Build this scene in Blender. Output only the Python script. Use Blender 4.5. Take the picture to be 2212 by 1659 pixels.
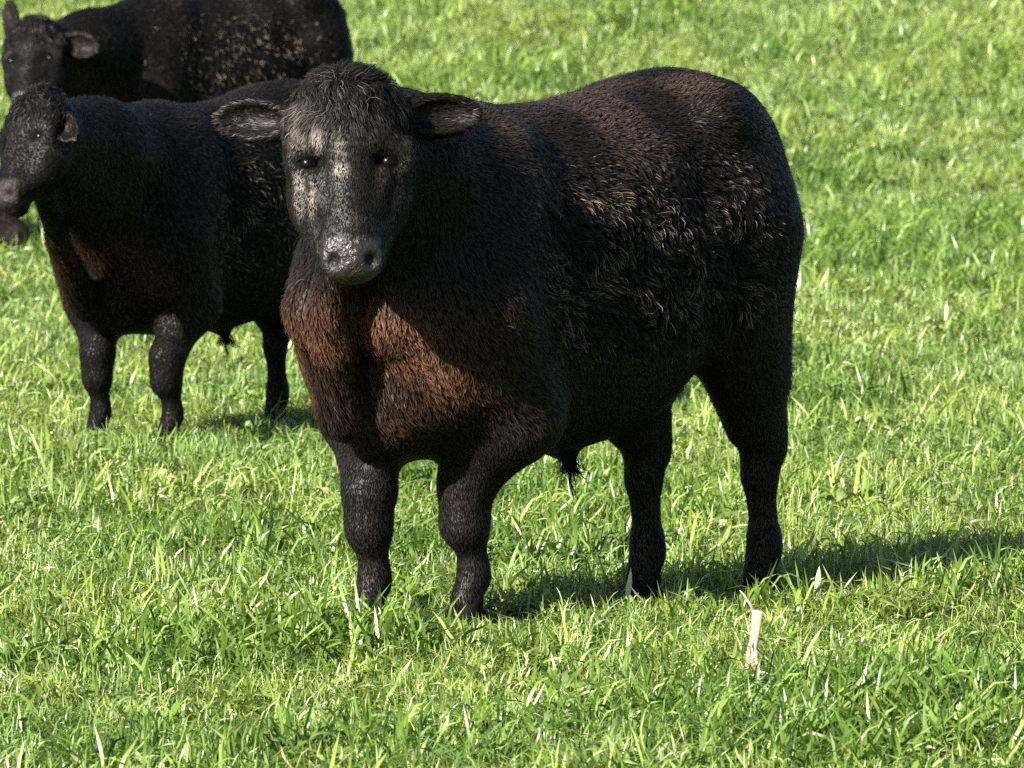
import bpy, math, time
import numpy as np
from mathutils import Matrix, Vector

T0 = time.time()
for o in list(bpy.data.objects):
    bpy.data.objects.remove(o, do_unlink=True)
scene = bpy.context.scene
COL = scene.collection

# ------------------------------------------------------------------ camera, world, sun, exposure
CAM_H = 1.63            # metres above the turf
FPX = 15000.0           # focal length in units of a 2212 px wide picture
HORIZ = -270.0          # row of the level horizon in the same units
cam_d = bpy.data.cameras.new('camera')
cam = bpy.data.objects.new('camera', cam_d)
COL.objects.link(cam)
cam_d.sensor_width = 36.0
cam_d.lens = 36.0 * FPX / 2212.0
cam_d.clip_start = 0.5
cam_d.clip_end = 3000.0
PITCH = math.atan((829.5 - HORIZ) / FPX)
cam.location = (0, 0, CAM_H)
cam.rotation_euler = (math.pi / 2 - PITCH, 0, 0)
cam_d.dof.use_dof = True
cam_d.dof.focus_distance = 14.9
cam_d.dof.aperture_fstop = 16.0
scene.camera = cam

SUN_AZ = math.radians(43.5)      # degrees to the left of "straight behind the camera"
SUN_EL = math.radians(29)
world = bpy.data.worlds.new('World')
scene.world = world
world.use_nodes = True
nt = world.node_tree
nt.nodes.clear()
sky = nt.nodes.new('ShaderNodeTexSky')
sky.sky_type = 'NISHITA'
sky.sun_disc = False
sky.sun_elevation = SUN_EL
# direction to the sun
S = Vector((-math.sin(SUN_AZ) * math.cos(SUN_EL), -math.cos(SUN_AZ) * math.cos(SUN_EL), math.sin(SUN_EL)))
sky.sun_rotation = math.atan2(S.x, S.y)
bg = nt.nodes.new('ShaderNodeBackground')
bg.inputs['Strength'].default_value = 0.05
wo = nt.nodes.new('ShaderNodeOutputWorld')
nt.links.new(sky.outputs[0], bg.inputs[0])
nt.links.new(bg.outputs[0], wo.inputs[0])
sun_d = bpy.data.lights.new('sun', 'SUN')
sun_d.energy = 5.0
sun_d.angle = math.radians(0.5)
sun_d.color = (1.0, 0.94, 0.84)
sun = bpy.data.objects.new('sun', sun_d)
COL.objects.link(sun)
sun.rotation_euler = S.to_track_quat('Z', 'Y').to_euler()
sun.location = (-10, -5, 12)
scene.view_settings.view_transform = 'Standard'
scene.view_settings.look = 'None'
scene.view_settings.exposure = 1.55
scene.view_settings.gamma = 1.0
scene.view_settings.use_curve_mapping = False
scene.cycles.max_bounces = 6
scene.cycles.transparent_max_bounces = 8
scene.cycles.use_denoising = False

RNG = np.random.default_rng(7)

# ------------------------------------------------------------------ helpers
def tag(o, label=None, cat=None, group=None, kind=None):
    if label: o['label'] = label
    if cat: o['category'] = cat
    if group: o['group'] = group
    if kind: o['kind'] = kind
    return o

def ground_z(x, y):
    x = np.asarray(x, float); y = np.asarray(y, float)
    h = np.clip((y - 34) / 34.0, 0, 1)
    z = np.where(y > 34, 34 * 0.055 * (h - 0.0 * h), 0) * 1.0
    z = z + 0.012 * np.sin(x * 2.1 + 0.6 * y) * np.sin(y * 1.7 - 0.4 * x)
    z = z + .075 * np.exp(-((x - 1.25) / .48) ** 2 - ((y - 15.05) / .55) ** 2)   # low rise added by the hind hooves, screens part of the steer's shadow
    far = np.clip((y - 20) / 8, 0, 1)
    z = z + far * 0.05 * np.sin(x * 0.9 + 1.3) * np.sin(y * 0.55 + 0.4)
    return z

def px(x, y, h=0.0):
    """where the line of sight through picture point (x, y) reaches the level z = h"""
    D = FPX * (CAM_H - h) / (y - HORIZ)
    return Vector(((x - 1106.0) / FPX * D, D, h))

_NG = RNG.random((32, 32, 32))
def vnoise(P, scale, seed=0):
    """smooth value noise 0..1, vectorised"""
    q = P / scale + seed * 17.31
    i = np.floor(q).astype(int)
    f = q - i
    f = f * f * (3 - 2 * f)
    out = 0
    for dx in (0, 1):
        for dy in (0, 1):
            for dz in (0, 1):
                w = (f[:, 0] if dx else 1 - f[:, 0]) * (f[:, 1] if dy else 1 - f[:, 1]) * (f[:, 2] if dz else 1 - f[:, 2])
                out = out + w * _NG[(i[:, 0] + dx) % 32, (i[:, 1] + dy) % 32, (i[:, 2] + dz) % 32]
    return out

def unit(v):
    return v / np.maximum(np.linalg.norm(v, axis=-1, keepdims=True), 1e-9)

def mesh_from(name, verts, faces, mat=None, smooth=True, col=None, quads=True):
    """verts (n,3); faces (m,3|4) numpy; col (n,4) optional point colour"""
    me = bpy.data.meshes.new(name)
    verts = np.ascontiguousarray(verts, np.float32)
    faces = np.ascontiguousarray(faces, np.int32)
    n, k = faces.shape
    me.vertices.add(len(verts)); me.vertices.foreach_set('co', verts.ravel())
    me.loops.add(n * k); me.loops.foreach_set('vertex_index', faces.ravel())
    me.polygons.add(n)
    me.polygons.foreach_set('loop_start', np.arange(0, n * k, k, dtype=np.int32))
    if smooth:
        me.polygons.foreach_set('use_smooth', np.ones(n, bool))
    if col is not None:
        a = me.color_attributes.new('tint', 'FLOAT_COLOR', 'POINT')
        a.data.foreach_set('color', np.ascontiguousarray(col, np.float32).ravel())
    me.update(calc_edges=True)
    if mat: me.materials.append(mat)
    return me

def obj(name, me, parent=None):
    o = bpy.data.objects.new(name, me)
    COL.objects.link(o)
    if parent: o.parent = parent
    return o

# ------------------------------------------------------------------ materials
def new_mat(name):
    m = bpy.data.materials.new(name); m.use_nodes = True
    n = m.node_tree.nodes; l = m.node_tree.links
    n.clear()
    return m, n, l

def fur_material(name, rough=0.44, spec=0.22):
    m, n, l = new_mat(name)
    a = n.new('ShaderNodeAttribute'); a.attribute_name = 'tint'
    b = n.new('ShaderNodeBsdfPrincipled')
    b.inputs['Roughness'].default_value = rough
    b.inputs['Specular IOR Level'].default_value = spec
    l.new(a.outputs['Color'], b.inputs['Base Color'])
    # a lock of hair shades like the coat it lies in: its own stored direction, not the ribbon's face
    d = n.new('ShaderNodeAttribute'); d.attribute_name = 'lie'
    vt = n.new('ShaderNodeVectorTransform'); vt.vector_type = 'NORMAL'; vt.convert_from = 'OBJECT'; vt.convert_to = 'WORLD'
    l.new(d.outputs['Vector'], vt.inputs[0]); l.new(vt.outputs[0], b.inputs['Normal'])
    o = n.new('ShaderNodeOutputMaterial'); l.new(b.outputs[0], o.inputs[0])
    return m

def skin_material(name):
    """hide under the hair; the alpha of the tint says how wet and bare the skin is"""
    m, n, l = new_mat(name)
    a = n.new('ShaderNodeAttribute'); a.attribute_name = 'tint'
    b = n.new('ShaderNodeBsdfPrincipled')
    l.new(a.outputs['Color'], b.inputs['Base Color'])
    mr = n.new('ShaderNodeMapRange')
    mr.inputs['To Min'].default_value = 0.62; mr.inputs['To Max'].default_value = 0.30
    l.new(a.outputs['Alpha'], mr.inputs['Value']); l.new(mr.outputs[0], b.inputs['Roughness'])
    sp = n.new('ShaderNodeMapRange'); sp.inputs['To Min'].default_value = 0.08; sp.inputs['To Max'].default_value = 0.6
    l.new(a.outputs['Alpha'], sp.inputs['Value']); l.new(sp.outputs[0], b.inputs['Specular IOR Level'])
    tc = n.new('ShaderNodeTexCoord')
    v = n.new('ShaderNodeTexNoise'); v.inputs['Scale'].default_value = 42; v.inputs['Detail'].default_value = 5; v.inputs['Distortion'].default_value = 1.5
    l.new(tc.outputs['Object'], v.inputs['Vector'])
    bp = n.new('ShaderNodeBump'); bp.inputs['Strength'].default_value = 0.8; bp.inputs['Distance'].default_value = 0.011
    l.new(v.outputs[0], bp.inputs['Height']); l.new(bp.outputs[0], b.inputs['Normal'])
    o = n.new('ShaderNodeOutputMaterial'); l.new(b.outputs[0], o.inputs[0])
    return m

def plain(name, col, rough=0.5, spec=0.5, noise=None):
    m, n, l = new_mat(name)
    b = n.new('ShaderNodeBsdfPrincipled')
    b.inputs['Base Color'].default_value = (*col, 1)
    b.inputs['Roughness'].default_value = rough
    b.inputs['Specular IOR Level'].default_value = spec
    if noise:
        tc = n.new('ShaderNodeTexCoord'); nz = n.new('ShaderNodeTexNoise')
        nz.inputs['Scale'].default_value = noise[0]; nz.inputs['Detail'].default_value = 6
        r = n.new('ShaderNodeValToRGB')
        r.color_ramp.elements[0].position = 0.35; r.color_ramp.elements[0].color = (*noise[1], 1)
        r.color_ramp.elements[1].position = 0.65; r.color_ramp.elements[1].color = (*col, 1)
        l.new(tc.outputs['Object'], nz.inputs['Vector']); l.new(nz.outputs[0], r.inputs[0]); l.new(r.outputs[0], b.inputs['Base Color'])
    o = n.new('ShaderNodeOutputMaterial'); l.new(b.outputs[0], o.inputs[0])
    return m

def grass_material():
    m, n, l = new_mat('grass_blades')
    a = n.new('ShaderNodeAttribute'); a.attribute_name = 'tint'
    oi = n.new('ShaderNodeObjectInfo')
    # slow patches over the field: some turf yellower, some darker and bluer
    g = n.new('ShaderNodeNewGeometry')
    nz = n.new('ShaderNodeTexNoise'); nz.inputs['Scale'].default_value = 0.9; nz.inputs['Detail'].default_value = 3
    l.new(g.outputs['Position'], nz.inputs['Vector'])
    r = n.new('ShaderNodeValToRGB')
    e = r.color_ramp.elements
    e[0].position = 0.32; e[0].color = (0.74, 0.85, 0.78, 1)
    e[1].position = 0.62; e[1].color = (1.08, 1.06, 1.0, 1)
    l.new(nz.outputs[0], r.inputs[0])
    mx = n.new('ShaderNodeMix'); mx.data_type = 'RGBA'; mx.blend_type = 'MULTIPLY'; mx.inputs[0].default_value = 1
    l.new(a.outputs['Color'], mx.inputs[6]); l.new(r.outputs[0], mx.inputs[7])
    hs = n.new('ShaderNodeHueSaturation')
    mr = n.new('ShaderNodeMapRange'); mr.inputs['To Min'].default_value = 0.75; mr.inputs['To Max'].default_value = 1.25
    l.new(oi.outputs['Random'], mr.inputs['Value']); l.new(mr.outputs[0], hs.inputs['Value'])
    l.new(mx.outputs[2], hs.inputs['Color'])
    b = n.new('ShaderNodeBsdfPrincipled')
    b.inputs['Roughness'].default_value = 0.38
    b.inputs['Specular IOR Level'].default_value = 0.6
    l.new(hs.outputs[0], b.inputs['Base Color'])
    t = n.new('ShaderNodeBsdfTranslucent')
    l.new(hs.outputs[0], t.inputs['Color'])
    ms = n.new('ShaderNodeMixShader'); ms.inputs[0].default_value = 0.30
    l.new(b.outputs[0], ms.inputs[1]); l.new(t.outputs[0], ms.inputs[2])
    o = n.new('ShaderNodeOutputMaterial'); l.new(ms.outputs[0], o.inputs[0])
    return m

FUR = fur_material('black_hair')
SKIN = skin_material('black_hide')
HOOF = plain('dark_horn', (0.008, 0.007, 0.006), 0.7, 0.04, (40, (0.006, 0.005, 0.004)))
EYE = plain('wet_eye', (0.002, 0.0015, 0.0015), 0.20, 0.12)
GRASS = grass_material()
SOIL = plain('turf_soil', (0.045, 0.075, 0.016), 0.95, 0.1, (7, (0.02, 0.035, 0.010)))

# ------------------------------------------------------------------ ground
def build_ground():
    xs = np.concatenate([np.linspace(-400, -12, 24)[:-1], np.linspace(-12, 12, 97), np.linspace(12, 400, 24)[1:]])
    ys = np.concatenate([np.linspace(-60, 8, 12)[:-1], np.linspace(8, 56, 193), np.linspace(56, 1200, 50)[1:]])
    X, Y = np.meshgrid(xs, ys)
    Z = ground_z(X.ravel(), Y.ravel())
    V = np.stack([X.ravel(), Y.ravel(), Z], 1)
    nx, ny = len(xs), len(ys)
    i = np.arange(nx * ny).reshape(ny, nx)
    F = np.stack([i[:-1, :-1], i[:-1, 1:], i[1:, 1:], i[1:, :-1]], -1).reshape(-1, 4)
    o = obj('ground', mesh_from('ground', V, F, SOIL))
    tag(o, kind='structure')
build_ground()

# ------------------------------------------------------------------ implicit surfaces
class Field:
    def __init__(self, lo, hi, res):
        self.lo = np.array(lo, float); self.res = res
        self.n = np.ceil((np.array(hi) - self.lo) / res).astype(int) + 1
        self.a = np.full(self.n, 1.0, np.float32)
    def _sub(self, lo, hi):
        i0 = np.clip(np.floor((np.array(lo) - self.lo) / self.res).astype(int), 0, self.n)
        i1 = np.clip(np.ceil((np.array(hi) - self.lo) / self.res).astype(int) + 1, 0, self.n)
        if (i1 <= i0).any(): return None, None
        ax = [self.lo[k] + self.res * np.arange(i0[k], i1[k], dtype=np.float32) for k in range(3)]
        return tuple(slice(i0[k], i1[k]) for k in range(3)), (ax[0][:, None, None], ax[1][None, :, None], ax[2][None, None, :])
    def _mix(self, sl, d, k, cut=False):
        a = self.a[sl]
        if cut:
            d = -d
            h = np.clip(0.5 - 0.5 * (a - d) / k, 0, 1)
            self.a[sl] = a + (d - a) * h + k * h * (1 - h)
        else:
            h = np.clip(0.5 + 0.5 * (a - d) / k, 0, 1)
            self.a[sl] = a + (d - a) * h - k * h * (1 - h)
    def cone(self, p, q, r1, r2, k=0.03, cut=False):
        p = np.array(p, float); q = np.array(q, float)
        m = max(r1, r2) + k * 1.5 + 0.03
        sl, g = self._sub(np.minimum(p, q) - m, np.maximum(p, q) + m)
        if sl is None: return
        b = q - p; bb = max(b @ b, 1e-9)
        dx, dy, dz = g[0] - p[0], g[1] - p[1], g[2] - p[2]
        t = np.clip((dx * b[0] + dy * b[1] + dz * b[2]) / bb, 0, 1)
        d = np.sqrt((dx - t * b[0]) ** 2 + (dy - t * b[1]) ** 2 + (dz - t * b[2]) ** 2) - (r1 + (r2 - r1) * t)
        self._mix(sl, d, k, cut)
    def ell(self, c, r, R=None, k=0.03, cut=False):
        c = np.array(c, float); r = np.array(r, float)
        m = r.max() + k * 1.5 + 0.03
        sl, g = self._sub(c - m, c + m)
        if sl is None: return
        dx, dy, dz = g[0] - c[0], g[1] - c[1], g[2] - c[2]
        if R is None: R = np.eye(3)
        u = [dx * R[0][j] + dy * R[1][j] + dz * R[2][j] for j in range(3)]
        k0 = np.sqrt((u[0] / r[0]) ** 2 + (u[1] / r[1]) ** 2 + (u[2] / r[2]) ** 2) + 1e-6
        k1 = np.sqrt((u[0] / r[0] ** 2) ** 2 + (u[1] / r[1] ** 2) ** 2 + (u[2] / r[2] ** 2) ** 2) + 1e-6
        self._mix(sl, k0 * (k0 - 1) / k1, k, cut)
    def loft(self, st, k=0.03, p=2.3):
        """stations (x, top, bottom, halfwidth)"""
        st = np.array(sorted(st), float)
        sl, g = self._sub((st[0, 0] - 0.03, -st[:, 3].max() - 0.1, st[:, 2].min() - 0.1), (st[-1, 0] + 0.03, st[:, 3].max() + 0.1, st[:, 1].max() + 0.1))
        x = g[0].ravel()
        def ip(c):
            xx = np.linspace(st[0, 0], st[-1, 0], 200)
            yy = np.interp(xx, st[:, 0], st[:, c])
            for _ in range(10):
                yy[1:-1] = (yy[:-2] + yy[1:-1] + yy[2:]) / 3
            return np.interp(x, xx, yy)
        top, bot, w = ip(1), ip(2), ip(3)
        zc = ((top + bot) / 2)[:, None, None]; rz = ((top - bot) / 2)[:, None, None]; ry = w[:, None, None]
        q = (np.abs(g[1] / ry) ** p + np.abs((g[2] - zc) / rz) ** p) ** (1 / p)
        d = (q - 1) * np.minimum(ry, rz)
        ex = np.maximum(st[0, 0] - g[0], g[0] - st[-1, 0])
        d = np.maximum(d, ex)
        self._mix(sl, d.astype(np.float32), k)
    def blur(self, it=1):
        for _ in range(it):
            for ax in range(3):
                a = self.a
                self.a = (np.roll(a, 1, ax) + 2 * a + np.roll(a, -1, ax)) / 4
    def surface(self):
        """naive surface nets"""
        a = self.a; n = self.n
        ins = a < 0
        def c(i, j, k): return ins[i:n[0] - 1 + i, j:n[1] - 1 + j, k:n[2] - 1 + k]
        cnt = sum(c(i, j, k).astype(np.int8) for i in (0, 1) for j in (0, 1) for k in (0, 1))
        act = np.argwhere((cnt > 0) & (cnt < 8))
        idx = np.full((n[0] - 1, n[1] - 1, n[2] - 1), -1, np.int64)
        idx[act[:, 0], act[:, 1], act[:, 2]] = np.arange(len(act))
        acc = np.zeros((len(act), 3)); num = np.zeros(len(act))
        corners = [(i, j, k) for i in (0, 1) for j in (0, 1) for k in (0, 1)]
        val = {cc: a[act[:, 0] + cc[0], act[:, 1] + cc[1], act[:, 2] + cc[2]] for cc in corners}
        for cc in corners:
            for ax in range(3):
                if cc[ax]: continue
                dd = list(cc); dd[ax] = 1; dd = tuple(dd)
                v0, v1 = val[cc], val[dd]
                m = (v0 < 0) != (v1 < 0)
                t = np.where(m, v0 / np.where(m, v0 - v1, 1), 0)
                p = np.tile(np.array(cc, float), (len(act), 1)); p[:, ax] += t
                acc[m] += p[m]; num[m] += 1
        V = self.lo + self.res * (act + acc / num[:, None])
        faces = []
        for ax in range(3):
            b1, b2 = (ax + 1) % 3, (ax + 2) % 3
            s0 = [slice(1, n[k] - 1) for k in range(3)]; s1 = list(s0)
            s0[ax] = slice(0, n[ax] - 1); s1[ax] = slice(1, n[ax])
            A, B = ins[tuple(s0)], ins[tuple(s1)]
            off = np.array([1, 1, 1]); off[ax] = 0
            for flip, m in ((False, A & ~B), (True, ~A & B)):
                e = np.argwhere(m) + off
                if not len(e): continue
                def I(d1, d2):
                    q = e.copy(); q[:, b1] -= d1; q[:, b2] -= d2
                    return idx[q[:, 0], q[:, 1], q[:, 2]]
                f = np.stack([I(1, 1), I(0, 1), I(0, 0), I(1, 0)], 1)
                faces.append(f[:, ::-1] if flip else f)
        F = np.concatenate(faces)
        return V, F

def vert_normals(V, F):
    n = np.cross(V[F[:, 2]] - V[F[:, 0]], V[F[:, 3]] - V[F[:, 1]])
    N = np.zeros_like(V)
    for k in range(4):
        np.add.at(N, F[:, k], n)
    return unit(N)

# ------------------------------------------------------------------ hair
def hair_mesh(name, P, N, flow, L, lift, clump, clump_size, curl, width, root, tip, ruff, seed=0):
    """ribbons of three quads-to-a-point: P roots, N normals, flow directions, L lengths (all per hair)"""
    n = len(P)
    r = np.random.default_rng(seed)
    t = unit(flow - (flow * N).sum(1)[:, None] * N + 1e-6)
    # wandering direction so the coat lies in swirls
    sw = np.stack([vnoise(P, 0.05, seed + k) - 0.5 for k in range(3)], 1) * 2
    t = unit(t + sw * curl[:, None] + r.normal(0, 0.18, (n, 3)))
    t = unit(t - (t * N).sum(1)[:, None] * N * 0.9)
    d0 = unit(t * 0.75 + N * (lift[:, None] * 1.7 + 0.10))
    # clumps: each lock shares a tip
    q = P / clump_size[:, None] + 0.35 * sw
    c = np.floor(q)
    hsh = (np.sin(c @ np.array([12.9898, 78.233, 37.719])) * 43758.5453) % 1
    hs2 = (np.sin(c @ np.array([93.989, 67.345, 45.164])) * 24634.6345) % 1
    cc = (c + 0.5 - 0.35 * sw) * clump_size[:, None]
    tocc = cc - P
    tocc -= (tocc * N).sum(1)[:, None] * N
    L = L * r.uniform(0.7, 1.2, n) * (1 - 0.35 * clump + 0.7 * clump * hsh)
    m1 = P + d0 * L[:, None] * 0.36 + tocc * (clump * 0.35)[:, None]
    d1 = unit(t + N * lift[:, None] * 0.5)
    wave = np.cross(N, t) * ((hs2 - 0.5) * 1.1 * clump)[:, None]
    m2 = m1 + unit(d1 + wave) * L[:, None] * 0.36 + tocc * (clump * 0.28)[:, None]
    d2 = unit(t - N * 0.12 + wave * -0.6)
    e = m2 + d2 * L[:, None] * 0.34 + tocc * (clump * 0.12)[:, None]
    roll = r.normal(0, 1, n) * ruff
    s0 = unit(np.cross(t, N)); s = s0 * np.cos(roll)[:, None] * 0.999 + N * (np.sin(roll) * 0.6)[:, None]
    s = unit(s) * (width * 0.5)[:, None]
    b = P - N * 0.004
    V = np.stack([b - s, b + s, m1 - s, m1 + s, m2 - s * 0.8, m2 + s * 0.8, e], 1).reshape(-1, 3)
    o = (np.arange(n) * 7)[:, None]
    tr = np.array([[0, 1, 3], [0, 3, 2], [2, 3, 5], [2, 5, 4], [4, 5, 6]])
    F = (o[:, :, None] + tr[None]).reshape(-1, 3)
    f = np.array([0, 0, 0.45, 0.45, 0.85, 0.85, 1.0])
    C = np.ones((n, 7, 4), np.float32)
    C[:, :, :3] = root[:, None, :] * (1 - f)[None, :, None] + tip[:, None, :] * f[None, :, None]
    me = mesh_from(name, V, F, FUR, False, C.reshape(-1, 4))
    lie = unit(N + (r.normal(0, .55, (n, 3)) + (hs2 - .5)[:, None] * 1.6 * s0 * clump[:, None]) * ruff[:, None])
    a = me.attributes.new('lie', 'FLOAT_VECTOR', 'POINT')
    a.data.foreach_set('vector', np.repeat(lie, 7, 0).astype(np.float32).ravel())
    return me

def scatter(V, F, N, count, rng, weight=None):
    tri = np.concatenate([F[:, [0, 1, 2]], F[:, [0, 2, 3]]])
    a = np.linalg.norm(np.cross(V[tri[:, 1]] - V[tri[:, 0]], V[tri[:, 2]] - V[tri[:, 0]]), axis=1)
    if weight is not None: a = a * weight[tri].mean(1)
    cum = np.cumsum(a); k = np.searchsorted(cum, rng.random(count) * cum[-1])
    k = np.minimum(k, len(tri) - 1)
    u, v = rng.random(count), rng.random(count)
    m = u + v > 1; u[m] = 1 - u[m]; v[m] = 1 - v[m]
    w = 1 - u - v; T = tri[k]
    P = V[T[:, 0]] * w[:, None] + V[T[:, 1]] * u[:, None] + V[T[:, 2]] * v[:, None]
    Nn = unit(N[T[:, 0]] * w[:, None] + N[T[:, 1]] * u[:, None] + N[T[:, 2]] * v[:, None])
    return P, Nn

def sstep(a, b, x):
    t = np.clip((x - a) / (b - a), 0, 1)
    return t * t * (3 - 2 * t)

# ------------------------------------------------------------------ the steer
BODY = [(.680, .82, .56, .08), (.64, .95, .47, .185), (.56, 1.04, .40, .245), (.47, 1.10, .365, .262), (.36, 1.135, .355, .262),
        (.22, 1.125, .36, .275), (.05, 1.13, .355, .295), (-.12, 1.16, .385, .298), (-.23, 1.185, .46, .28), (-.32, 1.20, .54, .262),
        (-.40, 1.19, .60, .240), (-.47, 1.155, .66, .205), (-.53, 1.08, .72, .145), (-.565, .98, .80, .07)]

def build_steer(name, label, world_c, rear_dir, scale, feet, head_o, head_m, head_up, head_len=0.475, hairs=120000, res=0.0085,
                seed=1, tail=True, ear_pose=None, hair_w=1.0, sheath=0.0, brown=1.0, grp='black steers in the pasture', neck_low=False, back_eye=True, ear_scale=1.0, face_shine=(), wet=1.0, rimc=.5, face_brown=0.0):
    """everything is worked out in the animal's own frame (x forward, y to its left, z up, metres at full size / scale)"""
    rng = np.random.default_rng(seed)
    rd = np.array([rear_dir[0], rear_dir[1]]) / math.hypot(*rear_dir)
    fwd = -rd; left = np.array([-fwd[1], fwd[0]])
    wc = np.array(world_c, float)
    def loc(w):
        d = np.array([w[0] - wc[0], w[1] - wc[1]])
        return np.array([d @ fwd, d @ left, w[2]]) / scale
    def vec(w):
        w = np.array(w, float)
        return np.array([w[:2] @ fwd, w[:2] @ left, w[2]])
    feet = [loc(f) for f in feet]            # right front, left front, right hind, left hind
    H0, HM = loc(head_o), loc(head_m)        # poll, muzzle
    A = unit(HM - H0)                        # down the face
    Cdir = vec(head_up); Cdir = unit(Cdir - (Cdir @ A) * A)   # out of the forehead
    B = np.cross(Cdir, A)                    # to the animal's left
    if B @ np.cross(Cdir, A) < 0: B = -B
    hs = np.linalg.norm(HM - H0) / 0.475
    def hp(a, b, c): return H0 + hs * (a * A + b * B + c * Cdir)
    R = np.stack([A, B, Cdir], 1)
    lo = np.minimum.reduce([np.array([-.86, -.42, -.02]), H0 - .33, HM - .15] + [f - .15 for f in feet]); lo[2] = -.03
    hi = np.maximum.reduce([np.array([.75, .42, 1.3]), H0 + .33, HM + .15] + [f + .15 for f in feet])
    fld = Field(lo, hi, res)
    fld.loft(BODY, k=0.03, p=2.12)
    # shoulders, withers, hooks, thighs, belly
    for s, ff, hf in ((-1, feet[0], feet[2]), (1, feet[1], feet[3])):
        fld.ell((.42, s * .15, .80), (.17, .125, .25), k=0.07)
        fld.ell((.52, s * .15, .66), (.13, .12, .20), k=0.06)
        fld.cone((.34, s * .150, 1.02), (.47, s * .205, .70), .060, .085, k=0.045)   # shoulder blade
        fld.ell((-.27, s * .205, 1.085), (.055, .045, .045), k=0.045)               # hip bone
        fld.ell((-.375, s * .130, .88), (.165, .12, .26), k=0.07)
        fld.ell((-.31, s * .145, 1.08), (.10, .09, .075), k=0.06)
        # front leg
        kx = .42 * .3 + ff[0] * .7
        elbow = np.array([.42 - .035 * (s > 0) + .25 * (ff[0] - .45), s * .185, .470]); knee = np.array([ff[0] + .012, ff[1] * .98, .255]); fet = np.array([ff[0] - .006, ff[1], .11])
        fld.cone((.47, s * .165, .66), elbow, .135, .104, k=0.06)
        fld.cone(elbow, knee + np.array([-.005, 0, .05]), .092, .055, k=0.05)
        kf = 1.07 if s > 0 else 1.0
        fld.cone(knee + np.array([.008 * (kf > 1), 0, .045]), knee + np.array([.012 * (kf > 1), 0, -.035]), .053 * kf, .050 * kf, k=0.035)
        fld.cone(knee - np.array([0, 0, .03]), fet + np.array([0, 0, .03]), .042, .029, k=0.03)
        fld.cone(fet + np.array([0, 0, .015]), fet - np.array([.004, 0, .01]), .034, .036, k=0.02)
        fld.cone(fet, (ff[0] + .018, ff[1], .055), .032, .035, k=0.015)
        # hind leg
        hock = np.array([hf[0] + .005, hf[1] * .98, .34]); fet = np.array([hf[0] + .005, hf[1], .12])
        stifle = np.array([hf[0] * .45 - .18 + .07, s * .165, .66])
        fld.cone((-.36, s * .14, .84), stifle, .165, .105, k=0.06)
        fld.cone((-.39, s * .125, .78), hock + np.array([.03, 0, .17]), .150, .082, k=0.06)
        fld.cone(stifle, hock + np.array([.035, 0, .06]), .100, .066, k=0.05)
        fld.cone(hock + np.array([.0, 0, .07]), hock + np.array([-.012, 0, 0]), .050, .046, k=0.03)
        fld.cone(hock + np.array([.004, 0, .02]), hock - np.array([-.012, 0, .06]), .052, .042, k=0.02)
        fld.cone(hock - np.array([-.012, 0, .06]), fet + np.array([0, 0, .03]), .037, .031, k=0.02)
        fld.cone(fet + np.array([0, 0, .02]), fet - np.array([.004, 0, .01]), .038, .039, k=0.02)
        fld.cone(fet, (hf[0] + .022, hf[1], .055), .036, .037, k=0.015)
    for s in (-1, 1):
        fld.cone((.50, s * .14, .80), (.655, s * .115, .69), .12, .082, k=0.07)
        fld.cone((.31, s * .315, .98), (.235, s * .350, .58), .040, .045, k=0.06, cut=True)    # crease behind the shoulder
        fld.ell((-.17, s * .330, .97), (.085, .080, .09), k=0.08, cut=True)                   # hollow before the hip
    # brisket
    fld.ell((.56, 0, .50), (.13, .12, .13), k=0.05)
    # neck from the withers to behind the head
    nb = hp(.10, 0, -.13)
    fld.cone((.40, 0, .90), nb * .55 + np.array([.40, 0, .90]) * .45, .215, .165, k=0.07)
    fld.cone(nb * .55 + np.array([.40, 0, .90]) * .45, nb, .165, .115, k=0.06)
    fld.cone((.50, 0, .70), hp(.20, 0, -.17), .17, .075, k=0.07)        # throat and dewlap
    dl = hp(.30, 0, -.17)
    fld.cone((.70, 0, .47), dl * .4 + np.array([.80, 0, .58]) * .6, .055, .034, k=0.03)
    fld.cone(dl * .4 + np.array([.80, 0, .58]) * .6, dl, .034, .040, k=0.03)
    # head
    def he(c, r, k=.02, cut=False): fld.ell(hp(*c), np.array(r) * hs, R, k, cut)
    def hc(p, q, r1, r2, k=.02, cut=False): fld.cone(hp(*p), hp(*q), r1 * hs, r2 * hs, k, cut)
    he((.100, 0, -.075), (.125, .140, .088), .03)
    he((.030, 0, -.050), (.060, .096, .060), .03)
    hc((.14, 0, -.055), (.38, 0, -.052), .075, .060, .035)
    for s in (-1, 1):
        he((.170, s * .108, -.058), (.055, .042, .040), .02)
        hc((.150, s * .055, -.008), (.160, s * .118, -.040), .020, .020, .02)     # brow
        he((.235, s * .093, -.115), (.105, .050, .075), .03)
        hc((.14, s * .065, -.155), (.355, s * .040, -.105), .060, .046, .03)
        hc((.24, s * .085, -.10), (.375, s * .052, -.072), .040, .034, .03)
        hc((.215, s * .080, -.028), (.30, s * .058, -.030), .016, .012, .02)      # cheek ridge
    he((.385, 0, -.050), (.055, .070, .050), .02)
    he((.420, 0, -.050), (.046, .078, .048), .015)
    he((.430, 0, -.088), (.036, .056, .026), .010)
    he((.425, 0, -.112), (.044, .046, .022), .006)
    for s in (-1, 1):
        he((.430, s * .043, -.008), (.017, .015, .026), .005, True)
        hc((.428, s * .050, -.004), (.408, s * .074, -.022), .009, .006, .005, True)
        he((.190, s * .090, -.012), (.016, .040, .026), .008, True)
        hc((.176, s * .060, -.014), (.180, s * .122, -.036), .010, .010, .008)     # upper lid
    hc((.468, -.06, -.094), (.468, .06, -.094), .007, .007, .004, True)
    for s in (-1, 1):
        hc((.462, s * .058, -.093), (.385, s * .074, -.090), .006, .004, .004, True)
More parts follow.
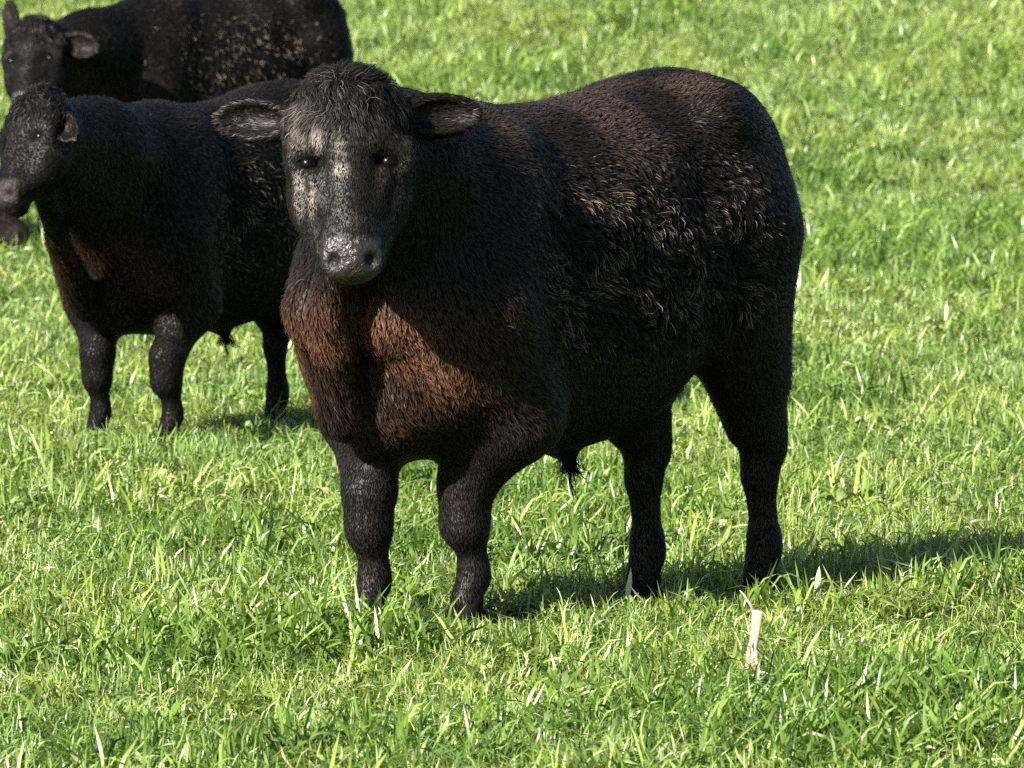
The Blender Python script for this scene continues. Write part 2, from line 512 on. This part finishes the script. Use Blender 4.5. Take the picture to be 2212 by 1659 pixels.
    if sheath:
        fld.cone((.02, 0, .38), (-.005, 0, .335), .045, .016, k=0.03)
    if tail:
        pts = [(-.50, 0, 1.12), (-.575, .005, 1.02), (-.600, .012, .87), (-.603, .015, .70), (-.590, .01, .54)]
        rr = [.035, .028, .022, .020, .017]
        for i in range(4):
            fld.cone(pts[i], pts[i + 1], rr[i], rr[i + 1], k=0.02)
    fld.blur(1)
    V, F = fld.surface()
    N = vert_normals(V, F)
    # ---- where on the animal are we: distances along the head etc.
    def regions(P):
        rel = (P - H0) / hs
        a, b, c = rel @ A, rel @ B, rel @ Cdir
        head = sstep(-.26, -.16, c) * sstep(-.12, -.04, a) * (1 - sstep(.56, .6, a)) * (1 - sstep(.16, .21, np.abs(b)))
        nose = sstep(.378, .395, a + .25 * np.abs(b)) * sstep(-.090, -.076, c) * (1 - sstep(.058, .072, np.abs(b))) * head
        legs = (1 - sstep(.36, .50, P[:, 2])) * (1 - head)
        return head, nose, legs, a, b, c
    def tint(P):
        head, nose, legs, a, b, c = regions(P)
        n1, n2 = vnoise(P, .13, 3), vnoise(P, .035, 5)
        chest = sstep(.34, .54, P[:, 0]) * sstep(.38, .54, P[:, 2]) * (1 - sstep(.62, .82, P[:, 2])) * (1 - head)
        back = sstep(.88, 1.0, P[:, 2]) * (1 - sstep(.35, .5, P[:, 0])) * (1 - head)
        br = brown * np.clip(chest * (.12 + 1.1 * sstep(.35, .8, n1)) + .05 * n1, 0, 1)
        bk = brown * back * (.15 + .85 * sstep(.35, .7, n1))
        br = br * (1 - head * .75) + face_brown * head * (.35 + .5 * n1)
        return br, bk, n2
    br, bk, n2 = tint(V)
    head, nose, legs, ha, hb, hc_ = regions(V)
    C = np.ones((len(V), 4), np.float32)
    C[:, :3] = np.array([.002, .002, .002]) + br[:, None] * np.array([.07, .028, .014]) * .5
    C[:, :3] = C[:, :3] * (1 - nose[:, None]) + np.array([.020, .017, .015]) * nose[:, None]
    nos = np.minimum(*[np.linalg.norm(V - hp(.428, q * .047, -.012), axis=1) for q in (-1, 1)]) / hs
    C[:, :3] *= np.clip((nos - .010) / .012, .03, 1)[:, None]
    C[:, 3] = wet * nose * np.clip((nos - .012) / .012, 0, 1)
    root = bpy.data.objects.new(name, None); COL.objects.link(root)
    root.empty_display_size = .3
    root.location = wc
    root.rotation_euler = (0, 0, math.atan2(fwd[1], fwd[0]))
    root.scale = (scale,) * 3
    tag(root, label, 'steer', grp)
    body = obj('body', mesh_from('body', V, F, SKIN, True, C), root)
    # ---- ears
    earV, earF, earN = [], [], []
    for si, s in enumerate((-1, 1)):
        dl, dup, fc, ln, wd, face = ((ear_pose or {}).get(s, (1.0, .08, .25, .195, .049)) + (None,))[:6]
        ln *= ear_scale; wd *= ear_scale
        up = -A
        E = unit(B * s * dl + up * dup - Cdir * .12)
        Wd = up - (up @ E) * E; Wd = unit(Wd)
        Th = np.cross(E, Wd)
        if Th @ Cdir < 0: Th = -Th
        Th = unit(Th * 1.0 - Wd * fc); Wd = unit(np.cross(Th, E)) 
        if face is not None:
            Th = vec(face); Th = unit(Th - (Th @ E) * E); Wd = unit(np.cross(E, Th))
        elif Wd @ up < 0: Wd = -Wd
        o_ = hp(.072, s * .100, -.085)
        c_ = o_ + E * hs * ln * .52
        q = hs * (ln * .6 + .05)
        ef = Field(c_ - q, c_ + q, .005)
        RR = np.stack([E, Wd, Th], 1)
        ef.ell(c_, (ln * .50 * hs, wd * hs, .022 * hs), RR, k=.005)
        ef.cone(o_, o_ + E * .09 * hs, .030 * hs, .026 * hs, k=.03)
        ef.ell(c_ + Th * .024 * hs + E * .015 * hs, (ln * .42 * hs, wd * .80 * hs, .032 * hs), RR, k=.008, cut=True)
        v, f = ef.surface()
        nn = vert_normals(v, f)
        cc = np.ones((len(v), 4), np.float32); cc[:, :3] = (.016, .012, .010)
        inner = ((v - c_) @ Th > .000) & (nn @ Th > .3) & (np.linalg.norm((v - c_) @ RR[:, :2] / (ln * .40 * hs, wd * .7 * hs), axis=1) < 1)
        cc[inner, :3] = (.010, .006, .005)
        cc[:, 3] = 0
        obj('ear', mesh_from('ear', v, f, SKIN, True, cc), root)
        earV.append(v); earF.append(f); earN.append((nn, E, inner))
    # ---- eyes
    for s in (-1, 1):
        bpyme = uv_ball(hp(.191, s * .090, -.0445), .0265 * hs, 20, 14)
        obj('eye', mesh_from('eye', *bpyme, EYE), root)
    # ---- hooves: two claws each
    for f_ in feet:
        hv, hf_ = hoof_mesh(np.array([f_[0] + .02, f_[1], 0.0]))
        obj('hoof', mesh_from('hoof', hv, hf_, HOOF, True), root)
    # ---- coat
    eyed = np.minimum(*[np.linalg.norm((V - hp(.193, q * .090, -.018)) @ R / np.array([1, 1.7, 1.4]), axis=1) for q in (-1, 1)]) / hs
    P, Nn = scatter(V, F, N, hairs, rng, (1 - nose * .985) * np.clip((eyed - .016) / .008, 0, 1) * (1 + 1.2 * head))
    head, nose, legs, ha, hb, hc_ = regions(P)
    br, bk, n2 = tint(P)
    x, y, z = P.T
    flow = np.tile(np.array([-.75, 0, -.55]), (len(P), 1))
    flow[:, 2] = -.15 - .8 * (1 - sstep(.85, 1.12, z))
    lg = np.maximum(legs, 0)[:, None]
    flow = flow * (1 - lg) + np.array([-.15, 0, -1]) * lg
    nk = sstep(.5, .65, x)[:, None] * (1 - head[:, None])
    flow = flow * (1 - nk) + (np.array([-.3, 0, -.85])) * nk
    fh = A * .8 + B[None] * (hb * 5)[:, None] - A * (1 - sstep(-.01, .035, ha))[:, None] * 1.7
    flow = flow * (1 - head[:, None]) + fh * head[:, None]
    flank = sstep(-.42, -.22, x) * (1 - sstep(.30, .42, x)) * sstep(.55, .66, z) * (1 - sstep(.92, 1.04, z))
    L = .012 + .006 * vnoise(P, .2, 9) + .011 * flank
    L = L + .003 * sstep(.35, .5, x) * (1 - legs)
    L = L * (1 - legs) + .009 * legs
    pollr = head * (1 - sstep(.07, .17, ha)) * sstep(-.12, -.06, hc_)
    L = L * (1 - head) + (.0070 + .024 * pollr + .005 * (1 - sstep(.0, .3, ha))) * head
    elb = np.exp(-((x - .40) ** 2 + (z - .50) ** 2) / .006)
    L = L + .016 * elb
    clump = np.clip(.22 + .70 * flank + .3 * pollr + .35 * elb + .15 * nk[:, 0] - .25 * legs, 0, .92) * (1 - .6 * head * (1 - pollr))
    csize = .020 + .012 * vnoise(P, .3, 12)
    lift = .12 + .22 * vnoise(P, .09, 14) + .15 * pollr + .1 * nk[:, 0]
    lift = lift * (1 - .75 * head * (1 - pollr)) * (1 - .45 * legs)
    curl = .55 + .6 * flank
    curl = curl * (1 - .5 * head * (1 - pollr)) + .9 * pollr
    stray = rng.random(len(P)) < .06 * (1 - np.clip(head - pollr, 0, 1)) * (1 - legs)
    lift = np.where(stray, lift + .45, lift); L = np.where(stray & (head < .5), L * 1.3, L)
    var = rng.random(len(P))
    rootc = np.array([.0012, .0012, .0012]) + br[:, None] * np.array([.020, .008, .004])
    blobs = 0  # shine of the sleek face, painted as pale spots in the hair colour
    for (qa, qb, ra, rb) in face_shine:
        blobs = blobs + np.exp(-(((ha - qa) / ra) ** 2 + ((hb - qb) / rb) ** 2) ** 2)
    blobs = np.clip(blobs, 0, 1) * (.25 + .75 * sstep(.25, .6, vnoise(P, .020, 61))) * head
    patch = 2.5 * blobs * (1 - .65 * pollr) + .35 * head * (1 - .7 * pollr) * sstep(.56, .72, vnoise(P, .05, 41)) * sstep(.3, .6, vnoise(P, .016, 42))  # the spots plus a broken noise sheen, both painted into the tip colour
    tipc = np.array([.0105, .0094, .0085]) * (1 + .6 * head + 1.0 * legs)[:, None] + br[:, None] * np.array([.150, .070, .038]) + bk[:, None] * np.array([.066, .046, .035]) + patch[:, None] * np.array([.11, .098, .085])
    tipc = tipc * (.6 + .9 * var)[:, None]
    pale = (rng.random(len(P)) < .40 * flank * sstep(.35, .6, vnoise(P, .05, 51)))[:, None]
    tipc = np.where(pale, tipc + np.array([.20, .16, .115]), tipc)
    w = np.full(len(P), .0014 * hair_w) * (.8 + .5 * rng.random(len(P))) * (1 - .25 * head)
    ruff = .42 + .5 * flank + .4 * pollr - .22 * legs - .2 * head * (1 - pollr)
    rows = [(P, Nn, flow, L, lift, clump, csize, curl, w, rootc, tipc, ruff)]
    # ear hair
    for v, f, (nn, E, inner) in zip(earV, earF, earN):
        k = max(200, int(hairs * .022))
        iv = inner.astype(float); p2, n2_ = scatter(v, f, nn, k, rng, 1 - .8 * iv)
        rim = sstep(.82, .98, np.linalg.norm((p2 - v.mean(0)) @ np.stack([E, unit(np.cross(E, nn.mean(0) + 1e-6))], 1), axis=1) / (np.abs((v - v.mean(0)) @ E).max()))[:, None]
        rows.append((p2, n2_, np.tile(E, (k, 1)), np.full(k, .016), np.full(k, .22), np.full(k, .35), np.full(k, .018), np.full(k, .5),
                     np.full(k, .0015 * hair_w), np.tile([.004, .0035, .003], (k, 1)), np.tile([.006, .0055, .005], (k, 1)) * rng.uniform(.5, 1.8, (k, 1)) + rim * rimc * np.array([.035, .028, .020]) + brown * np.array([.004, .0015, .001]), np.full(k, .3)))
    if sheath:   # long lock under the belly, one trickling strand
        k = 260
        p2 = np.array([-.005, 0, .335]) + rng.normal(0, .010, (k, 3)) * (1.2, .8, .6)
        n2_ = np.tile([0, 0, -1.0], (k, 1)) + rng.normal(0, .15, (k, 3))
        rows.append((p2, unit(n2_), np.tile([-.1, 0, -1.0], (k, 1)) + rng.normal(0, .2, (k, 3)), np.full(k, .05 * sheath), np.full(k, 1.4), np.full(k, .5), np.full(k, .03), np.full(k, .1),
                     np.full(k, .0016), np.tile([.004, .004, .004], (k, 1)), np.tile([.012, .010, .009], (k, 1)), np.full(k, 1.0)))
        k = 14
        p2 = np.array([-.008, 0, .315]) + rng.normal(0, .002, (k, 3))
        rows.append((p2, np.tile([0, 0, -1.0], (k, 1)), np.tile([0., 0, -1.0], (k, 1)), np.full(k, .10), np.full(k, 4.0), np.full(k, .6), np.full(k, .05), np.zeros(k),
                     np.full(k, .0018), np.tile([.004, .004, .004], (k, 1)), np.tile([.012, .010, .009], (k, 1)), np.full(k, 1.0)))
    if tail:     # long tail switch
        k = int(hairs * .03)
        t = rng.random(k)
        p2 = np.stack([-.600 + .012 * t + rng.normal(0, .012, k), .012 + rng.normal(0, .016, k), .78 - .28 * t], 1)
        n2_ = unit(rng.normal(0, 1, (k, 3)) * (1, 1, .2))
        rows.append((p2, n2_, np.tile([-.05, 0, -1.0], (k, 1)) + rng.normal(0, .25, (k, 3)), np.full(k, .085), np.full(k, .12), np.full(k, .6), np.full(k, .035), np.full(k, .35),
                     np.full(k, .0018 * hair_w), np.tile([.004, .004, .004], (k, 1)), np.tile([.014, .011, .009], (k, 1)), np.full(k, 1.0)))
    arr = [np.concatenate([np.asarray(r_[i], float) for r_ in rows]) for i in range(12)]
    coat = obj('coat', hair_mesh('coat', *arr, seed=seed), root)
    coat['kind'] = 'stuff'
    return root

def uv_ball(c, r, nu, nv):
    c = np.asarray(c, float)
    th = np.linspace(0, 2 * math.pi, nu, endpoint=False); ph = np.linspace(.05, math.pi - .05, nv)
    T, Pp = np.meshgrid(th, ph)
    V = np.stack([np.cos(T) * np.sin(Pp), np.sin(T) * np.sin(Pp), np.cos(Pp)], -1).reshape(-1, 3) * r + c
    i = np.arange(nu * nv).reshape(nv, nu)
    F = np.stack([i[:-1], i[1:], np.roll(i[1:], -1, 1), np.roll(i[:-1], -1, 1)], -1).reshape(-1, 4)
    return V, F

def hoof_mesh(c):
    f = Field(c - (.09, .07, .02), c + (.09, .07, .10), .005)
    for s in (-1, 1):
        f.cone(c + (-.022, s * .017, .018), c + (.022, s * .019, .014), .021, .015, k=.006)
        f.cone(c + (-.012, s * .017, .055), c + (.012, s * .018, .020), .021, .020, k=.01)
    f.a = np.maximum(f.a, -(f.lo[2] + f.res * np.arange(f.n[2])[None, None, :] - .001)).astype(np.float32)
    return f.surface()

# ------------------------------------------------------------------ the animals
def pt(x, y, D, ):
    """point seen at (x, y) at distance D"""
    return Vector(((x - 1106.0) / FPX * D, D, CAM_H - (y - HORIZ) / FPX * D))

t_ = time.time()
# big steer looking at the camera
fA, fB, fC, fD = px(803, 1362), px(1018, 1352), px(1403, 1305), px(1656, 1295)
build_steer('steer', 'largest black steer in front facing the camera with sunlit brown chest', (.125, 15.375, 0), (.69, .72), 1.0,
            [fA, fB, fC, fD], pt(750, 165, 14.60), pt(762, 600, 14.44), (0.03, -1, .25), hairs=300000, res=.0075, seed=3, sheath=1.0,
            face_shine=((.065, -.095, .030, .030), (.125, -.112, .030, .018), (.135, -.070, .040, .016), (.165, -.020, .016, .016), (.222, -.018, .020, .018), (.25, -.112, .055, .014), (.27, -.085, .04, .010)))
# middle steer, half hidden behind it
build_steer('steer', 'middle black steer half hidden behind the largest one, its face cut by the left edge', (-.84, 20.25, 0), (.62, .785), .86,
            [px(212, 958), px(368, 966), px(600, 925), px(720, 930)], pt(66, 196, 19.35), pt(-14, 440, 19.16), (-1.15, -1, .35), hairs=90000, res=.010, seed=5,
            sheath=1.0, hair_w=1.35, brown=.35, wet=.3, rimc=2.2, ear_pose={1: (.62, -.75, .15, .155, .050, (-.1, -1, .15)), -1: (1.0, -.1, .2, .17, .055)})
# farthest steer, back above the picture
build_steer('steer', 'farthest black steer, its back cropped by the top edge of the photo', (-1.27, 31.3, 0), (.86, .51), .98,
            [Vector((-1.78, 31.25, 0)), Vector((-1.58, 30.85, 0)), Vector((-.95, 31.9, 0)), Vector((-.82, 31.5, 0))],
            pt(72, 40, 30.5), pt(50, 235, 30.25), (-.25, -1, .30), hairs=60000, res=.012, seed=8, hair_w=2.0, brown=.45,
            ear_pose={1: (1.0, -.22, .25, .19, .062, (0, -1, 0)), -1: (.28, 1.0, .2, .26, .05)})
# grazing steer, only its muzzle reaches into the picture
build_steer('steer', 'brownish black steer grazing at the left edge, only its lowered muzzle in view', (-3.35, 29.7, 0), (-.97, .25), .95,
            [Vector((-2.93, 29.7, 0)), Vector((-2.98, 29.42, 0)), Vector((-3.82, 29.95, 0)), Vector((-3.86, 29.65, 0))],
            Vector((-2.33, 29.3, .42)), Vector((-2.00, 29.15, .10)), (.6, -.25, .75), hairs=30000, res=.013, seed=9, hair_w=2.2, brown=.8, wet=.0, face_brown=.25)
print('steers', round(time.time() - t_, 1))

# ------------------------------------------------------------------ grass
def blade(rng, base, yaw, length, width, lean, bend, twist, tint_, segs=4):
    """one bent, creased leaf blade: returns verts, tris, colours"""
    d = np.array([math.cos(yaw), math.sin(yaw), 0]); s = np.array([-math.sin(yaw), math.cos(yaw), 0])
    p = np.array(base, float); V = []; C = []
    ang = lean
    for i in range(segs):
        f = i / segs
        w = width * .5 * (0.75 + .5 * f if f < .5 else 1.0 * (1 - ((f - .5) / .5) ** 2 * .55))
        a = twist * f
        up = np.array([0, 0, 1.0]) * math.cos(ang) + d * math.sin(ang)
        nrm = np.cross(up, s)
        ss = s * math.cos(a) + nrm * math.sin(a)
        V += [p - ss * w, p + ss * w]; C += [f, f]
        p = p + up * length / segs
        ang += bend / segs + rng.normal(0, .28)
    V.append(p); C.append(1.0)
    T = []
    for i in range(segs - 1):
        T += [[2 * i, 2 * i + 1, 2 * i + 3], [2 * i, 2 * i + 3, 2 * i + 2]]
    T.append([2 * segs - 2, 2 * segs - 1, 2 * segs])
    col = np.ones((len(V), 4)); f = np.array(C)[:, None]
    t = np.array(tint_) * (.95, 1.0, .72)
    col[:, :3] = t * (1 - .12 * (1 - f)) 
    return np.array(V), np.array(T), col

GREENS = [(.165, .245, .046), (.215, .290, .060), (.31, .385, .12), (.075, .135, .022), (.075, .125, .045), (.38, .46, .24)]
STRAW = [(.55, .50, .30), (.62, .56, .42)]
def tuft(kind, seed):
    rng = np.random.default_rng(seed)
    V, T, C, off = [], [], [], 0
    nb = {'fine': 44, 'broad': 28, 'flat': 32, 'long': 18, 'leafy': 24, 'big': 3, 'lush': 20}[kind]
    for i in range(nb):
        g = np.array(GREENS[rng.choice(6, p=[.27, .23, .15, .16, .09, .10])]) * rng.uniform(.75, 1.25)
        if kind == 'lush': g = g * .6 + np.array([.06, .12, .026]) * .6
        if rng.random() < .02 and kind not in ('big', 'lush', 'long'): g = np.array(STRAW[rng.integers(2)])
        base = rng.normal(0, .028, 3); base[2] = -.005
        yaw = rng.uniform(0, 2 * math.pi)
        if kind == 'fine': a = (rng.uniform(.03, .075), rng.uniform(.0015, .0028), rng.uniform(0, .8), rng.uniform(.4, 2.6))
        elif kind == 'broad': a = (rng.uniform(.04, .09), rng.uniform(.003, .006), rng.uniform(.1, 1.0), rng.uniform(.3, 2.6))
        elif kind == 'flat': a = (rng.uniform(.03, .07), rng.uniform(.0025, .005), rng.uniform(.7, 1.3), rng.uniform(-.5, .9))
        elif kind == 'lush': a = (rng.uniform(.07, .13), rng.uniform(.004, .0075), rng.uniform(.1, .9), rng.uniform(.2, 1.8))
        elif kind == 'big': a = (rng.uniform(.09, .15), rng.uniform(.007, .011), rng.uniform(.1, .9), rng.uniform(.2, 1.6))
        elif kind == 'long': a = (rng.uniform(.06, .115), rng.uniform(.003, .0055), rng.uniform(0, .5), rng.uniform(.2, 1.3))
        else: a = (rng.uniform(.016, .032), rng.uniform(.009, .015), rng.uniform(.6, 1.4), rng.uniform(0, .8)); base[2] = rng.uniform(.0, .035)
        v, t, c = blade(rng, base, yaw, a[0], a[1], a[2], a[3], rng.normal(0, .9), g, 3 if kind == 'leafy' else 4)
        V.append(v); T.append(t + off); C.append(c); off += len(v)
    return mesh_from('grass_tuft', np.concatenate(V), np.concatenate(T), GRASS, False, np.concatenate(C))

TUSSOCKS = [(1780, 560, .35, .8, .9), (1950, 520, .5, .9, .9), (2080, 570, .3, .6, .8), (1600, 1560, .22, .35, .8), (1850, 1600, .25, .35, .9),
            (2060, 1560, .22, .3, .9), (2160, 1620, .2, .3, .8), (430, 1420, .25, .35, .6), (640, 1400, .2, .3, .6), (900, 1060, .2, .4, .6), (560, 1180, .25, .35, .5)]
def scatter_grass():
    rng = np.random.default_rng(21)
    tc = bpy.data.collections.new('grass tufts')
    kinds = ['fine', 'fine', 'fine', 'broad', 'broad', 'flat', 'flat', 'long', 'leafy', 'leafy', 'big', 'lush', 'lush']
    for i, k in enumerate(kinds):
        o = bpy.data.objects.new('grass_tuft', tuft(k, 100 + i)); tc.objects.link(o)
    # candidates with a density that falls with distance
    Y0, Y1 = 10.5, 53.0
    n = 400000
    y = rng.uniform(Y0, Y1, n)
    half = .0737 * y + 1.3
    x = rng.uniform(-1, 1, n) * (.0737 * Y1 + 1.3)
    dens = np.interp(y, [10, 20, 30, 53], [290, 240, 125, 66])
    cell = n / ((Y1 - Y0) * 2 * (.0737 * Y1 + 1.3))
    side = np.abs(x) - .0737 * y
    dens = dens * np.where(side > .35, .55, 1)
    keep = (np.abs(x) < half) & (rng.random(n) < dens / cell)
    x, y = x[keep], y[keep]
    print('tufts', len(x), 'cell', cell)
    z = ground_z(x, y)
    P = np.stack([x, y, z], 1)
    n1 = vnoise(np.stack([x, y, 0 * x], 1), .55, 31); n2 = vnoise(np.stack([x, y, 0 * x], 1), .16, 33)
    sc = (.50 + .65 * n1 + .45 * n2) * np.interp(y, [10, 20, 30, 53], [1.0, 1.1, 1.45, 2.0])
    # trampled short turf where the hooves stand
    for f in (fA, fB, fC, fD):
        d = np.hypot(x - f.x, (y - f.y + .05))
        sc = sc * (1 - .55 * np.exp(-(d / .20) ** 2))
    rot = np.stack([rng.normal(0, .12, len(x)), rng.normal(0, .12, len(x)), rng.uniform(0, 2 * math.pi, len(x))], 1)
    me = bpy.data.meshes.new('grass'); me.vertices.add(len(x)); me.vertices.foreach_set('co', P.astype(np.float32).ravel())
    a = me.attributes.new('rot', 'FLOAT_VECTOR', 'POINT'); a.data.foreach_set('vector', rot.astype(np.float32).ravel())
    a = me.attributes.new('sc', 'FLOAT', 'POINT'); a.data.foreach_set('value', sc.astype(np.float32))
    lng = n1 * .5 + rng.random(len(x))
    kind = np.where(lng > 1.28, 7, rng.choice([0, 1, 2, 3, 4, 5, 6, 8, 9], len(x), p=[.17, .17, .17, .12, .11, .12, .12, .01, .01]))
    kind = np.where((rng.random(len(x)) < .02) & (y < 19), 10, kind)
    for (qx, qy, rx, ry, amp) in TUSSOCKS:
        c = px(qx, qy)
        m = amp * np.exp(-((x - c.x) / rx) ** 2 - ((y - c.y) / ry) ** 2)
        for f in (fA, fB, fC, fD): m = m * (1 - np.exp(-((x - f.x) ** 2 + (y - f.y) ** 2) / .10))
        hit = rng.random(len(x)) < m
        kind = np.where(hit, np.where(rng.random(len(x)) < .5, 11, 12), kind)
    wild = (vnoise(np.stack([x, y, 0 * x + 5], 1), .75, 77) > .70) & (rng.random(len(x)) < .55)
    for f in (fA, fB, fC, fD): wild &= np.hypot(x - f.x, y - f.y) > .4
    kind = np.where(wild & (rng.random(len(x)) < .4), 11, kind)
    a = me.attributes.new('kind_id', 'INT', 'POINT'); a.data.foreach_set('value', kind.astype(np.int32))
    g = obj('grass', me); tag(g, 'short green pasture grass in full sun', 'grass', kind='stuff')
    ng = bpy.data.node_groups.new('scatter_grass', 'GeometryNodeTree')
    ng.interface.new_socket('Geometry', in_out='INPUT', socket_type='NodeSocketGeometry')
    ng.interface.new_socket('Geometry', in_out='OUTPUT', socket_type='NodeSocketGeometry')
    gi = ng.nodes.new('NodeGroupInput'); go = ng.nodes.new('NodeGroupOutput')
    mp = ng.nodes.new('GeometryNodeMeshToPoints')
    ci = ng.nodes.new('GeometryNodeCollectionInfo'); ci.inputs['Collection'].default_value = tc
    ci.inputs['Separate Children'].default_value = True; ci.inputs['Reset Children'].default_value = True
    ip = ng.nodes.new('GeometryNodeInstanceOnPoints'); ip.inputs['Pick Instance'].default_value = True
    def attr(nm, ty):
        q = ng.nodes.new('GeometryNodeInputNamedAttribute'); q.data_type = ty; q.inputs[0].default_value = nm; return q.outputs[0]
    L = ng.links.new
    L(gi.outputs[0], mp.inputs['Mesh']); L(mp.outputs[0], ip.inputs['Points']); L(ci.outputs[0], ip.inputs['Instance'])
    L(attr('kind_id', 'INT'), ip.inputs['Instance Index'])
    er = ng.nodes.new('FunctionNodeEulerToRotation'); L(attr('rot', 'FLOAT_VECTOR'), er.inputs[0]); L(er.outputs[0], ip.inputs['Rotation'])
    cx = ng.nodes.new('ShaderNodeCombineXYZ'); s_ = attr('sc', 'FLOAT')
    for k in range(3): L(s_, cx.inputs[k])
    L(cx.outputs[0], ip.inputs['Scale'])
    L(ip.outputs[0], go.inputs[0])
    md = g.modifiers.new('scatter', 'NODES'); md.node_group = ng
scatter_grass()

# ------------------------------------------------------------------ dry litter standing in the turf
DRY = plain('dry_straw', (.52, .40, .32), .6, .3, (60, (.36, .25, .18)))
WHITE = plain('bleached_blade', (.56, .58, .46), .4, .4, (50, (.42, .46, .28)))

def tube(path, radii, n=10, squash=1.0, wob=0.0, seed=0):
    rng = np.random.default_rng(seed); V = []
    path = [np.array(p, float) for p in path]
    for i, p in enumerate(path):
        d = unit((path[min(i + 1, len(path) - 1)] - path[max(i - 1, 0)])[None])[0]
        a = unit(np.cross(d, [0, 1, .01])[None])[0]; b = np.cross(d, a)
        for k in range(n):
            t = 2 * math.pi * k / n; r_ = radii[i] * (1 + wob * rng.normal())
            V.append(p + a * math.cos(t) * r_ + b * math.sin(t) * r_ * squash)
    m = len(path); i = np.arange(m * n).reshape(m, n)
    F = np.stack([i[:-1], np.roll(i[:-1], -1, 1), np.roll(i[1:], -1, 1), i[1:]], -1).reshape(-1, 4)
    V += [path[0], path[-1]]
    cap0 = np.stack([np.full(n, m * n), np.roll(i[0], -1), i[0], i[0]], 1)[:, :4]
    F3 = [[m * n, (k + 1) % n, k] for k in range(n)] + [[m * n + 1, (m - 1) * n + k, (m - 1) * n + (k + 1) % n] for k in range(n)]
    me = bpy.data.meshes.new('stalk')
    me.from_pydata([tuple(v) for v in V], [], [tuple(f) for f in F.tolist()] + [tuple(f) for f in F3])
    me.polygons.foreach_set('use_smooth', np.ones(len(me.polygons), bool))
    return me

def stub():
    b = px(1628, 1478); z0 = float(ground_z(b.x, b.y))
    root = bpy.data.objects.new('dry_stalk', None); COL.objects.link(root); root.location = (b.x, b.y, z0); root.empty_display_size = .05
    tag(root, 'thick pinkish white dry plant stalk standing in the grass at lower right', 'dry stalk')
    me = tube([(0, 0, -.01), (-.002, 0, .03), (.000, 0, .06), (.006, 0, .10), (.011, 0, .145)], [.005, .0075, .009, .010, .0112], 12, .35, .10, 3)
    me.materials.append(DRY); o = obj('stem', me, root)
    for k, (dx, l, th) in enumerate(((-.010, .065, -.25), (.010, .055, .22), (.0, .05, -.05))):
        me = tube([(dx * .4, -.008, .005), (dx * .9, -.012, .02), (dx * .8, -.012, .02 + l * .6), (dx * .5, -.010, .02 + l)], [.002, .0055, .005, .001], 8, .35, .05, 5 + k)
        me.materials.append(DRY); obj('husk', me, root)
    me = tube([(.004, 0, .143), (-.006, 0, .160), (-.018, 0, .178), (-.026, 0, .186)], [.004, .0028, .0022, .0008], 8, .6, .05, 9)
    me.materials.append(DRY); obj('sprig', me, root)
stub()

def leaf(x0, y0, x1, y1, width, label, seed):
    # base and tip as seen; the blade stands at the base's distance and leans a little back
    b = px(x0, y0 + 14)
    dx = (x1 - x0) / FPX * b.y; dz = (y0 + 14 - y1) / FPX * b.y
    rng = np.random.default_rng(seed)
    n = 8; V = []
    z0 = float(ground_z(b.x, b.y))
    for i in range(n + 1):
        f = i / n
        w = width * (math.sin(math.pi * (.12 + .88 * f)) ** .8) * .5 + .0004
        c = np.array([dx * f + .004 * math.sin(f * 3 + seed), .02 * f * f, dz * f])
        q = np.array([dz, 0, -dx]); q = q / (np.linalg.norm(q) + 1e-9); ang = .5 * math.sin(f * 2.4 + seed)
        q = q * math.cos(ang) + np.array([0, 1, 0]) * math.sin(ang)
        V += [c - q * w, c + np.array([0, -.0018, 0]), c + q * w]
    F = []
    for i in range(n):
        a = 3 * i
        F += [[a, a + 1, a + 4, a + 3], [a + 1, a + 2, a + 5, a + 4]]
    me = bpy.data.meshes.new('leaf'); me.from_pydata([tuple(v) for v in V], [], F); me.materials.append(WHITE)
    o = obj('dry_leaf', me); o.location = (b.x, b.y, z0)
    sol = o.modifiers.new('thickness', 'SOLIDIFY'); sol.thickness = .0008
    tag(o, label, 'dry leaf', 'bleached leaf blades in the grass')

leaf(1758, 1322, 1777, 1238, .017, 'tall white leaf blade upright right of the hind hooves of the largest steer', 1)
leaf(2168, 1288, 2212, 1238, .014, 'bleached leaf blade leaning right at the right edge of the photo', 2)
leaf(2052, 725, 2048, 655, .016, 'bleached upright blade in the grass to the right of the largest steer', 3)
leaf(1726, 650, 1728, 596, .014, 'white blade just behind the thigh of the largest steer', 4)
leaf(1357, 1300, 1360, 1228, .012, 'white blade touching the left hind hoof of the largest steer', 5)
leaf(262, 1372, 244, 1336, .014, 'short white blade leaning left in the grass at lower left', 6)
leaf(1345, 1640, 1340, 1606, .014, 'white blade tip at the bottom edge near the middle', 7)
leaf(300, 1659, 292, 1628, .014, 'white blade tip at the bottom left edge', 8)
leaf(600, 905, 604, 872, .018, 'white blade beside the hind hoof of the middle steer', 9)
print('script', round(time.time() - T0, 1))
